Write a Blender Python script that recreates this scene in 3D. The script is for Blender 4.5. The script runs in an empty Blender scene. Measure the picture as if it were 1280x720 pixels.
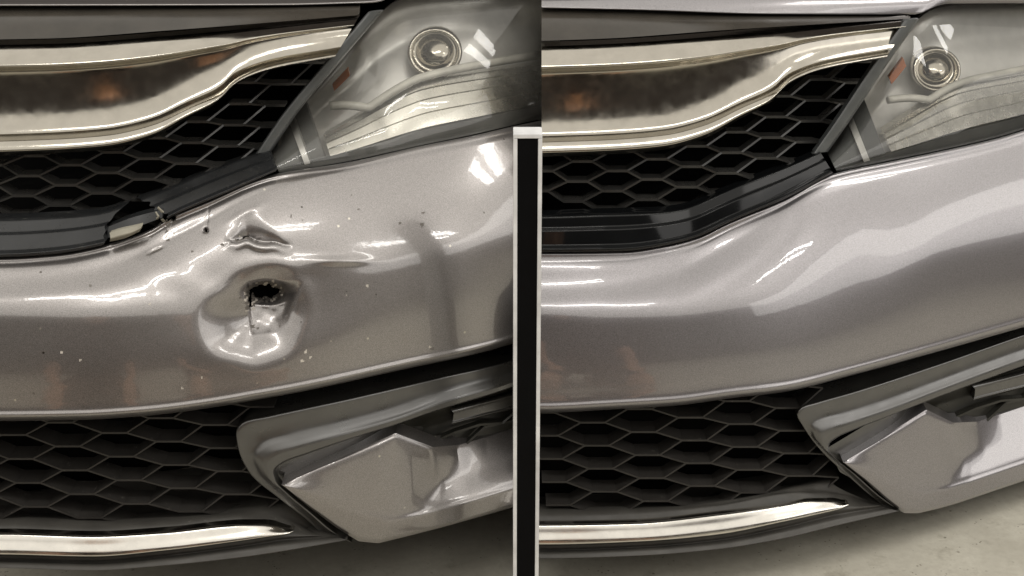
import bpy, bmesh, math, random
import numpy as np
from mathutils import Vector

random.seed(7)
sc = bpy.context.scene
COL = sc.collection
R = math.radians

# ------------------------------------------------------------------ camera, world, lights, exposure
PITCH = R(22.0)
CAM = Vector((0.0, -1.7 * math.cos(PITCH), 0.55 + 1.7 * math.sin(PITCH)))
cd = bpy.data.cameras.new('camera')
cam = bpy.data.objects.new('camera', cd)
COL.objects.link(cam)
cam.location = CAM
cam.rotation_euler = (R(90) - PITCH, 0, 0)
cd.sensor_width = 36.0
cd.lens = 36.0 * 1700.0 / 1280.0
cd.clip_start = 0.05
cd.clip_end = 100
sc.camera = cam

W = bpy.data.worlds.new('World')
sc.world = W
W.use_nodes = True
W.node_tree.nodes['Background'].inputs[0].default_value = (0.085, 0.072, 0.062, 1)
W.node_tree.nodes['Background'].inputs[1].default_value = 0.55


def area(name, loc, sx, sy, radiance, col, rot=(0, 0, 0)):
    l = bpy.data.lights.new(name, 'AREA')
    l.shape = 'RECTANGLE'
    l.size = sx
    l.size_y = sy
    l.energy = radiance * sx * sy * math.pi
    l.color = col
    o = bpy.data.objects.new(name, l)
    o.location = loc
    o.rotation_euler = rot
    COL.objects.link(o)
    return o


# pale garage ceiling bounce, plus two twin tube fittings
area('ceiling_light', (0.8, -2.2, 2.9), 13.0, 8.5, 0.95, (1.0, 0.962, 0.89))
for fx, fy, sx, sy, gap in ((-0.72, -1.15, 1.15, 0.075, 0.10), (0.62, -1.15, 1.15, 0.075, 0.10), (2.35, 0.50, 1.3, 0.20, 0.17), (2.9, -1.6, 1.15, 0.09, 0.12)):
    for k in (-1, 1):
        area('tube_light', (fx, fy + k * gap, 2.75), sx, sy, 16.0 if sy < 0.15 else 9.0, (1.0, 0.97, 0.92))
area('side_fill_light', (4.2, -1.7, 1.75), 1.3, 4.6, 1.45, (1.0, 0.97, 0.93), (0, R(90), 0))  # added fill panel out of view at right, brightens floor and corner panels

sc.view_settings.view_transform = 'Standard'
sc.view_settings.look = 'None'
sc.view_settings.exposure = 0.12
sc.view_settings.gamma = 1.0
sc.view_settings.use_curve_mapping = False
sc.render.engine = 'CYCLES'
sc.cycles.use_denoising = True
sc.cycles.max_bounces = 8
sc.cycles.caustics_reflective = False
sc.cycles.caustics_refractive = False

# ------------------------------------------------------------------ sight-line helpers (1280 x 720 photograph coordinates)
CP, SP = math.cos(PITCH), math.sin(PITCH)


def P(px, py, Y):
    """world point at depth Y on the sight line of photograph pixel (px, py)"""
    px = np.asarray(px, float)
    py = np.asarray(py, float)
    dx = px - 640.0
    u = 360.0 - py
    dy = 1700.0 * CP + u * SP
    dz = -1700.0 * SP + u * CP
    t = (Y - CAM.y) / dy
    return np.stack([CAM.x + dx * t, np.broadcast_to(Y, t.shape) * 1.0, CAM.z + dz * t], -1)


def pchip(xs, ys, x):
    xs = np.asarray(xs, float)
    ys = np.asarray(ys, float)
    x = np.clip(np.asarray(x, float), -1e9, 1e9)
    h = np.diff(xs)
    d = np.diff(ys) / h
    m = np.zeros_like(xs)
    if len(xs) == 2:
        m[:] = d[0]
    else:
        for i in range(1, len(xs) - 1):
            if d[i - 1] * d[i] > 0:
                w1 = 2 * h[i] + h[i - 1]
                w2 = h[i] + 2 * h[i - 1]
                m[i] = (w1 + w2) / (w1 / d[i - 1] + w2 / d[i])
        m[0] = d[0]
        m[-1] = d[-1]
    i = np.clip(np.searchsorted(xs, x) - 1, 0, len(xs) - 2)
    t = (x - xs[i]) / h[i]
    lo, hi = t < 0, t > 1
    tt = np.clip(t, 0, 1)
    y = ((2 * tt**3 - 3 * tt**2 + 1) * ys[i] + (tt**3 - 2 * tt**2 + tt) * h[i] * m[i]
         + (-2 * tt**3 + 3 * tt**2) * ys[i + 1] + (tt**3 - tt**2) * h[i] * m[i + 1])
    y = np.where(lo, ys[0] + m[0] * (x - xs[0]), y)
    return np.where(hi, ys[-1] + m[-1] * (x - xs[-1]), y)


class F:
    """a smooth function through (x, y) knots"""
    def __init__(s, *pts):
        s.x = [p[0] for p in pts]
        s.y = [p[1] for p in pts]

    def __call__(s, x):
        return pchip(s.x, s.y, x)


def path(pts, n, smooth=True):
    """n points along a polyline, by chord length"""
    p = np.array(pts, float)
    L = np.concatenate([[0], np.cumsum(np.hypot(*np.diff(p[:, :2], axis=0).T) + 1e-6)])
    L /= L[-1]
    t = np.linspace(0, 1, n)
    if smooth and len(p) > 2:
        return np.stack([pchip(L, p[:, k], t) for k in range(p.shape[1])], -1)
    return np.stack([np.interp(t, L, p[:, k]) for k in range(p.shape[1])], -1)


# ------------------------------------------------------------------ materials
def mat(name):
    m = bpy.data.materials.new(name)
    m.use_nodes = True
    nt = m.node_tree
    return m, nt, nt.nodes['Principled BSDF'], nt.nodes['Material Output']


def node(nt, typ, **kw):
    n = nt.nodes.new(typ)
    for k, v in kw.items():
        if k in n.inputs:
            n.inputs[k].default_value = v
        else:
            setattr(n, k, v)
    return n


def pos(nt):
    return nt.nodes.new('ShaderNodeTexCoord').outputs['Object']


def ramp(nt, fac, a, b, ca=(0, 0, 0, 1), cb=(1, 1, 1, 1)):
    r = nt.nodes.new('ShaderNodeValToRGB')
    r.color_ramp.elements[0].position = a
    r.color_ramp.elements[0].color = ca
    r.color_ramp.elements[1].position = b
    r.color_ramp.elements[1].color = cb
    nt.links.new(fac, r.inputs[0])
    return r.outputs[0]


def mixc(nt, fac, a, b):
    m = nt.nodes.new('ShaderNodeMix')
    m.data_type = 'RGBA'
    for s, v in ((0, fac), (6, a), (7, b)):
        if isinstance(v, (int, float, tuple)):
            m.inputs[s].default_value = v
        else:
            nt.links.new(v, m.inputs[s])
    return m.outputs[2]


def bump(nt, h, strength, dist, normal_in):
    b = nt.nodes.new('ShaderNodeBump')
    b.inputs['Strength'].default_value = strength
    b.inputs['Distance'].default_value = dist
    nt.links.new(h, b.inputs['Height'])
    nt.links.new(b.outputs[0], normal_in)


def noise(nt, v, scale, detail=3, rough=0.55):
    n = node(nt, 'ShaderNodeTexNoise')
    n.inputs['Scale'].default_value = scale
    n.inputs['Detail'].default_value = detail
    n.inputs['Roughness'].default_value = rough
    nt.links.new(v, n.inputs['Vector'])
    return n.outputs['Fac']


def paint_mat(name, dirty):
    lo_c, hi_c = ((0.195, 0.183, 0.178, 1), (0.395, 0.370, 0.358, 1)) if dirty else ((0.194, 0.185, 0.190, 1), (0.390, 0.370, 0.382, 1))
    m, nt, b, out = mat(name)
    v = pos(nt)
    b.inputs['Metallic'].default_value = 0.80
    b.inputs['Roughness'].default_value = 0.32
    b.inputs['Coat Weight'].default_value = 1.0
    b.inputs['Coat Roughness'].default_value = 0.03 if not dirty else 0.05
    b.inputs['Coat IOR'].default_value = 1.75
    fl = noise(nt, v, 1100, 2, 0.8)
    bump(nt, noise(nt, v, 1300, 1), 0.16, 0.0005, b.inputs['Normal'])
    base = mixc(nt, ramp(nt, fl, 0.35, 0.65), lo_c, hi_c)
    if dirty:
        # dust film and fly specks
        vo = node(nt, 'ShaderNodeTexVoronoi')
        vo.inputs['Scale'].default_value = 34
        nt.links.new(v, vo.inputs['Vector'])
        r1 = ramp(nt, vo.outputs['Distance'], 0.045, 0.065, (1, 1, 1, 1), (0, 0, 0, 1))
        sel = ramp(nt, noise(nt, v, 19, 2), 0.50, 0.54)
        mu = node(nt, 'ShaderNodeMath', operation='MULTIPLY')
        nt.links.new(r1, mu.inputs[0])
        nt.links.new(sel, mu.inputs[1])
        base = mixc(nt, mu.outputs[0], base, (0.62, 0.58, 0.5, 1))
        vo2 = node(nt, 'ShaderNodeTexVoronoi')
        vo2.inputs['Scale'].default_value = 26
        nt.links.new(v, vo2.inputs['Vector'])
        r2 = ramp(nt, vo2.outputs['Distance'], 0.03, 0.05, (1, 1, 1, 1), (0, 0, 0, 1))
        sel2 = ramp(nt, noise(nt, v, 13, 2), 0.52, 0.56)
        mu2 = node(nt, 'ShaderNodeMath', operation='MULTIPLY')
        nt.links.new(r2, mu2.inputs[0])
        nt.links.new(sel2, mu2.inputs[1])
        base = mixc(nt, mu2.outputs[0], base, (0.06, 0.05, 0.04, 1))
        rr = ramp(nt, noise(nt, v, 9, 4), 0.3, 0.8, (0.03, 0.03, 0.03, 1), (0.10, 0.10, 0.10, 1))
        nt.links.new(rr, b.inputs['Coat Roughness'])
    nt.links.new(base, b.inputs['Base Color'])
    bump(nt, noise(nt, v, 170, 2), 0.05 if dirty else 0.035, 0.0012, b.inputs['Coat Normal'])
    return m


def plastic(name, col, rough, spec=0.5, tex=0.0, dust=0.0, scale=900):
    m, nt, b, out = mat(name)
    v = pos(nt)
    b.inputs['Specular IOR Level'].default_value = spec
    c = mixc(nt, ramp(nt, noise(nt, v, 25, 4), 0.3, 0.75), tuple(x * 0.8 for x in col) + (1,), tuple(x * 1.2 for x in col) + (1,))
    if dust:
        d = ramp(nt, noise(nt, v, 140, 6, 0.75), 0.60, 0.72)
        d2 = ramp(nt, noise(nt, v, 16, 3), 0.45, 0.7)
        mu = node(nt, 'ShaderNodeMath', operation='MULTIPLY')
        nt.links.new(d, mu.inputs[0])
        nt.links.new(d2, mu.inputs[1])
        mu2 = node(nt, 'ShaderNodeMath', operation='MULTIPLY')
        nt.links.new(mu.outputs[0], mu2.inputs[0])
        mu2.inputs[1].default_value = dust
        c = mixc(nt, mu2.outputs[0], c, (0.34, 0.32, 0.28, 1))
        rr = ramp(nt, noise(nt, v, 30, 4), 0.3, 0.75, (rough,) * 3 + (1,), (min(1, rough + 0.2),) * 3 + (1,))
        nt.links.new(rr, b.inputs['Roughness'])
    else:
        b.inputs['Roughness'].default_value = rough
    nt.links.new(c, b.inputs['Base Color'])
    if tex:
        bump(nt, noise(nt, v, scale, 3), tex, 0.001, b.inputs['Normal'])
    return m


def metal(name, col, rough, wob=0.0):
    m, nt, b, out = mat(name)
    v = pos(nt)
    b.inputs['Metallic'].default_value = 1.0
    c = mixc(nt, ramp(nt, noise(nt, v, 40, 4), 0.35, 0.75), tuple(x * 0.88 for x in col) + (1,), col + (1,))
    nt.links.new(c, b.inputs['Base Color'])
    rr = ramp(nt, noise(nt, v, 60, 4), 0.3, 0.8, (rough,) * 3 + (1,), (rough + 0.1,) * 3 + (1,))
    nt.links.new(rr, b.inputs['Roughness'])
    if wob:
        bump(nt, noise(nt, v, 26, 2), wob, 0.003, b.inputs['Normal'])
    return m


def lens_mat(h0=0.10, h1=0.24):
    m, nt, b, out = mat('clear_lens')
    nt.nodes.remove(b)
    tr = node(nt, 'ShaderNodeBsdfTransparent')
    tr.inputs[0].default_value = (0.99, 0.985, 0.965, 1)
    gl = node(nt, 'ShaderNodeBsdfGlossy')
    gl.inputs['Roughness'].default_value = 0.04
    df = node(nt, 'ShaderNodeBsdfDiffuse')
    df.inputs[0].default_value = (0.62, 0.6, 0.54, 1)
    fr = node(nt, 'ShaderNodeFresnel')
    fr.inputs[0].default_value = 1.6
    mx = nt.nodes.new('ShaderNodeMixShader')
    nt.links.new(fr.outputs[0], mx.inputs[0])
    nt.links.new(tr.outputs[0], mx.inputs[1])
    nt.links.new(gl.outputs[0], mx.inputs[2])
    mx2 = nt.nodes.new('ShaderNodeMixShader')
    v = pos(nt)
    hz = ramp(nt, noise(nt, v, 14, 3, 0.6), 0.3, 0.8, (h0,) * 3 + (1,), (h1,) * 3 + (1,))
    nt.links.new(hz, mx2.inputs[0])
    nt.links.new(mx.outputs[0], mx2.inputs[1])
    nt.links.new(df.outputs[0], mx2.inputs[2])
    nt.links.new(mx2.outputs[0], out.inputs[0])
    return m


M = {}
M['paint_clean'] = paint_mat('silver_paint', False)
M['paint_dirty'] = paint_mat('dusty_silver_paint', True)
M['gloss_black'] = plastic('gloss_black_plastic', (0.006, 0.0065, 0.007), 0.06, 0.35)
M['gloss_black_dirty'] = plastic('dusty_black_plastic', (0.020, 0.021, 0.022), 0.22, 0.5, 0.05, 0.8, 300)
M['mesh_black'] = plastic('grille_plastic', (0.034, 0.033, 0.031), 0.22, 0.5, 0.0, 0.35)
M['mesh_low'] = plastic('lower_grille_plastic', (0.032, 0.029, 0.026), 0.45, 0.45, 0.0, 0.6)
M['matte_black'] = plastic('matte_black_plastic', (0.065, 0.061, 0.054), 0.42, 0.5, 0.10, 0.35, 1500)
M['bezel'] = plastic('dark_grey_plastic', (0.042, 0.040, 0.036), 0.24, 0.5, 0.03, 0.1, 1800)
M['bezel'].node_tree.nodes['Principled BSDF'].inputs['IOR'].default_value = 1.95
M['bezel'].node_tree.nodes['Principled BSDF'].inputs['Coat Weight'].default_value = 0.6
M['bezel'].node_tree.nodes['Principled BSDF'].inputs['Coat Roughness'].default_value = 0.2
M['void'] = plastic('black_cavity', (0.004, 0.004, 0.004), 0.9, 0.1)
M['chrome'] = metal('chrome', (0.50, 0.47, 0.41), 0.10, 0.12)
M['chrome_strip'] = metal('brushed_chrome', (0.82, 0.79, 0.73), 0.16)
M['smoke_chrome'] = metal('smoked_chrome', (0.42, 0.39, 0.34), 0.10, 0.15)
M['housing'] = metal('lamp_reflector', (0.80, 0.79, 0.76), 0.30)
M['housing'].node_tree.nodes['Principled BSDF'].inputs['Metallic'].default_value = 0.35
M['housing_dark'] = plastic('lamp_bezel', (0.10, 0.105, 0.105), 0.3, 0.5)
M['panel_grey'] = plastic('grille_panel_plastic', (0.050, 0.044, 0.036), 0.25, 0.5)
M['cream'] = plastic('lamp_light_guide', (0.86, 0.84, 0.76), 0.25, 0.5)
M['amber'] = plastic('amber_reflector', (0.55, 0.16, 0.04), 0.25, 0.5)
M['fog_dark'] = plastic('fog_recess_plastic', (0.030, 0.029, 0.024), 0.25, 0.5, 0.05, 0.1, 900)
M['lens'] = lens_mat(0.05, 0.16)
M['lens_clean'] = lens_mat(0.02, 0.06)
M['bright_reflector'] = metal('bright_reflector', (0.90, 0.88, 0.81), 0.22)
M['foam'] = plastic('torn_pale_plastic', (0.34, 0.32, 0.26), 0.45, 0.4, 0.3, 0.3, 200)
M['scuff'] = plastic('scuffed_grey_primer', (0.16, 0.145, 0.13), 0.7, 0.3, 0.4, 0, 400)
M['primer'] = plastic('chipped_pale_primer', (0.55, 0.51, 0.45), 0.6, 0.3)
M['board_black'] = plastic('black_board', (0.0025, 0.0025, 0.003), 0.6, 0.1)
# (values pass through a +-20 % mottling)
M['board_white'] = plastic('white_edging', (0.80, 0.80, 0.80), 0.5, 0.3)


def concrete():
    m, nt, b, out = mat('workshop_concrete')
    v = pos(nt)
    b.inputs['Specular IOR Level'].default_value = 0.35
    a = mixc(nt, ramp(nt, noise(nt, v, 5, 8, 0.65), 0.3, 0.7), (0.43, 0.405, 0.34, 1), (0.60, 0.575, 0.49, 1))
    a = mixc(nt, ramp(nt, noise(nt, v, 70, 6, 0.75), 0.35, 0.75, (0, 0, 0, 1), (0.55, 0.55, 0.55, 1)), a, (0.36, 0.33, 0.27, 1))
    s = ramp(nt, noise(nt, v, 17, 7, 0.7), 0.56, 0.76, (0, 0, 0, 1), (0.8, 0.8, 0.8, 1))
    a = mixc(nt, s, a, (0.25, 0.225, 0.175, 1))
    for sc_, t0, lo in ((58, 0.16, 0.56), (24, 0.07, 0.50), (120, 0.2, 0.55)):
        vo = node(nt, 'ShaderNodeTexVoronoi')
        vo.inputs['Scale'].default_value = sc_
        wv = node(nt, 'ShaderNodeVectorMath', operation='ADD')
        nz = node(nt, 'ShaderNodeTexNoise')
        nz.inputs['Scale'].default_value = sc_ * 3
        nt.links.new(v, nz.inputs['Vector'])
        scl = node(nt, 'ShaderNodeVectorMath', operation='SCALE')
        scl.inputs['Scale'].default_value = 0.25 / sc_
        nt.links.new(nz.outputs['Color'], scl.inputs[0])
        nt.links.new(v, wv.inputs[0])
        nt.links.new(scl.outputs[0], wv.inputs[1])
        nt.links.new(wv.outputs[0], vo.inputs['Vector'])
        sp = ramp(nt, vo.outputs['Distance'], t0 * .6, t0 * 1.1, (1, 1, 1, 1), (0, 0, 0, 1))
        sel = ramp(nt, noise(nt, v, 11 + sc_ * .1, 3), lo, lo + .06)
        mu = node(nt, 'ShaderNodeMath', operation='MULTIPLY')
        nt.links.new(sp, mu.inputs[0])
        nt.links.new(sel, mu.inputs[1])
        mu3 = node(nt, 'ShaderNodeMath', operation='MULTIPLY')
        nt.links.new(mu.outputs[0], mu3.inputs[0])
        mu3.inputs[1].default_value = 0.75
        a = mixc(nt, mu3.outputs[0], a, (0.13, 0.11, 0.08, 1))
    nt.links.new(a, b.inputs['Base Color'])
    rr = ramp(nt, noise(nt, v, 8, 4), 0.3, 0.7, (0.32,) * 3 + (1,), (0.6,) * 3 + (1,))
    nt.links.new(rr, b.inputs['Roughness'])
    bump(nt, noise(nt, v, 120, 6), 0.15, 0.002, b.inputs['Normal'])
    return m


M['concrete'] = concrete()


# ------------------------------------------------------------------ mesh helpers
def link(name, verts, faces, m, parent=None, smooth=True, mats=None, fmat=None, angle=None):
    me = bpy.data.meshes.new(name)
    off = np.array(parent['origin']) if parent is not None else np.zeros(3)
    V = np.asarray(verts, float) - off
    me.from_pydata(V.tolist(), [], faces)
    for x in (mats or [m]):
        me.materials.append(x)
    if fmat is not None:
        me.polygons.foreach_set('material_index', np.asarray(fmat, np.int32))
    me.polygons.foreach_set('use_smooth', [smooth] * len(me.polygons))
    me.update()
    if angle:
        me.set_sharp_from_angle(angle=R(angle))
    o = bpy.data.objects.new(name, me)
    COL.objects.link(o)
    if parent is not None:
        o.parent = parent
        o['origin'] = list(off)
    return o


def grid_data(G, rim=None, keep=None):
    """G[rows][cols][3] -> verts, faces; rim = world vector that the border is drawn back along (thickness)"""
    n, m = G.shape[:2]
    V = G.reshape(-1, 3).tolist()
    Fc = []
    for i in range(n - 1):
        for j in range(m - 1):
            if keep is None or keep[i, j]:
                Fc.append((i * m + j, (i + 1) * m + j, (i + 1) * m + j + 1, i * m + j + 1))
    if rim is not None:
        loop = [(0, j) for j in range(m)] + [(i, m - 1) for i in range(1, n)] + \
               [(n - 1, j) for j in range(m - 2, -1, -1)] + [(i, 0) for i in range(n - 2, 0, -1)]
        b0 = len(V)
        r = np.asarray(rim, float)
        for (i, j) in loop:
            V.append(G[i, j].tolist())
        for (i, j) in loop:
            V.append((G[i, j] + r).tolist())
        k = len(loop)
        for a in range(k):
            c = (a + 1) % k
            Fc.append((b0 + a, b0 + c, b0 + k + c, b0 + k + a))
    return V, Fc


def grid(name, G, m, parent, rim=None, keep=None, **kw):
    V, Fc = grid_data(G, rim, keep)
    if keep is not None:
        # torn holes show the thickness of the plastic
        n, mm = G.shape[:2]
        cnt = {}
        for f in Fc:
            for a in range(4):
                e = (f[a], f[(a + 1) % 4])
                cnt[e] = cnt.get(e, 0) + 1
        back = {}
        fm = kw.get('fmat')
        for (a, b) in list(cnt):
            if (b, a) in cnt:
                continue
            ia, ja, ib, jb = a // mm, a % mm, b // mm, b % mm
            if (ia in (0, n - 1) and ia == ib) or (ja in (0, mm - 1) and ja == jb):
                continue
            for q in (a, b):
                if q not in back:
                    back[q] = len(V) + 1
                    V.append(list(V[q]))
                    V.append([V[q][0] + 0.0006 * math.sin(q), V[q][1] + 0.0042 + 0.0012 * math.sin(q * 1.7), V[q][2] + 0.0006 * math.cos(q)])
            Fc.append((back[a] - 1, back[a], back[b], back[b] - 1))
            if fm is not None:
                fm.append(1)
    return link(name, V, Fc, m, parent, **kw)


def loft(curves, n, rows, S, smooth_path=True):
    """curves: list of (pts, offset) ; offset number or function of t or list per point. rows: total rows"""
    K = len(curves)
    X = []
    for pts, off in curves:
        if callable(off):
            c = path(pts, n, smooth_path)
            o = off(np.linspace(0, 1, n))
        elif isinstance(off, (list, tuple)):
            c3 = path([(p[0], p[1], q) for p, q in zip(pts, off)], n, smooth_path)
            c, o = c3[:, :2], c3[:, 2]
        else:
            c = path(pts, n, smooth_path)
            o = np.full(n, float(off))
        X.append(np.column_stack([c[:, 0], c[:, 1], o]))
    X = np.array(X)
    v = np.linspace(0, K - 1, rows)
    ks = np.arange(K)
    Q = np.zeros((rows, n, 3))
    for j in range(n):
        for k in range(3):
            Q[:, j, k] = pchip(ks, X[:, j, k], v) if K > 2 else np.interp(v, ks, X[:, j, k])
    return P(Q[..., 0], Q[..., 1], S(Q[..., 0]) + Q[..., 2]), Q


class MB:
    def __init__(s):
        s.v, s.f = [], []

    def hexa(s, A, B):
        """box between two quads of 4 points"""
        b = len(s.v)
        s.v += [list(map(float, p)) for p in A] + [list(map(float, p)) for p in B]
        s.f += [(b, b + 1, b + 2, b + 3), (b + 7, b + 6, b + 5, b + 4)]
        for k in range(4):
            c = (k + 1) % 4
            s.f.append((b + k, b + 4 + k, b + 4 + c, b + c))

    def strut(s, a, b, w, S, off, depth, wb=None):
        """a flat rib between photo points a and b, w px thick, depth metres deep"""
        wb = w if wb is None else wb
        ax, ay = a
        bx, by = b
        d = math.hypot(bx - ax, by - ay)
        nx, ny = -(by - ay) / d, (bx - ax) / d

        offa, offb = off if isinstance(off, tuple) else (off, off)

        def q(x, y, k, o):
            px = np.array([x + nx * k, x - nx * k])
            py = np.array([y + ny * k, y - ny * k])
            return P(px, py, S(np.array([x, x])) + o)
        f1, f2 = q(ax, ay, w / 2, offa), q(bx, by, wb / 2, offb)
        # the back edge lies straight behind the front edge, a little thicker
        g1 = f1 + np.array([0, depth, 0])
        g2 = f2 + np.array([0, depth, 0])
        s.hexa([f1[0], f1[1], g1[1], g1[0]], [f2[0], f2[1], g2[1], g2[0]])

    def tube(s, pts, r, n=8):
        pts = [Vector(p) for p in pts]
        b = len(s.v)
        for i, p in enumerate(pts):
            t = (pts[min(i + 1, len(pts) - 1)] - pts[max(i - 1, 0)]).normalized()
            u = t.cross(Vector((0, 1, 0.3))).normalized()
            w = t.cross(u)
            for k in range(n):
                a = 2 * math.pi * k / n
                s.v.append(list(p + r * (math.cos(a) * u + math.sin(a) * w)))
        for i in range(len(pts) - 1):
            for k in range(n):
                c = (k + 1) % n
                s.f.append((b + i * n + k, b + i * n + c, b + (i + 1) * n + c, b + (i + 1) * n + k))
        s.f.append(tuple(b + k for k in range(n))[::-1])
        s.f.append(tuple(b + (len(pts) - 1) * n + k for k in range(n)))

    def build(s, name, m, parent, smooth=False, **kw):
        return link(name, s.v, s.f, m, parent, smooth=smooth, **kw)


def thing(name, loc, label, cat, group=None):
    o = bpy.data.objects.new(name, None)
    COL.objects.link(o)
    o.location = loc
    o['origin'] = list(loc)
    o['label'] = label
    o['category'] = cat
    if group:
        o['group'] = group
    return o


# ------------------------------------------------------------------ floor
me_fl = link('floor', [(-14, -12, 0), (14, -12, 0), (14, 14, 0), (-14, 14, 0)], [(0, 1, 2, 3)], M['concrete'], None, smooth=False)
me_fl['kind'] = 'structure'


# ------------------------------------------------------------------ the two car fronts
def sweep(fb, x0, off, xa, xb):
    """plan sweep of the front, from a bumper lower edge that runs level"""
    xs = np.linspace(xa, xb, 160)
    ys = fb(xs)
    u = 360 - fb(np.array([x0]))[0]
    dy = 1700 * CP + u * SP
    dz = -1700 * SP + u * CP
    z0 = CAM.z + dz * (off - CAM.y) / dy
    u = 360 - ys
    dy = 1700 * CP + u * SP
    dz = -1700 * SP + u * CP
    Y = CAM.y + dy * (z0 - CAM.z) / dz - off
    # smooth it
    k = np.ones(25) / 25
    Yp = np.concatenate([np.full(12, Y[0]) + (np.arange(-12, 0)) * (Y[1] - Y[0]), Y, Y[-1] + np.arange(1, 13) * (Y[-1] - Y[-2])])
    Y = np.convolve(Yp, k, 'valid')
    return lambda x: np.interp(np.asarray(x, float), xs, Y) + np.where(np.asarray(x) > xb, (np.asarray(x) - xb) * (Y[-1] - Y[-2]) / (xs[1] - xs[0]), 0)


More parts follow.
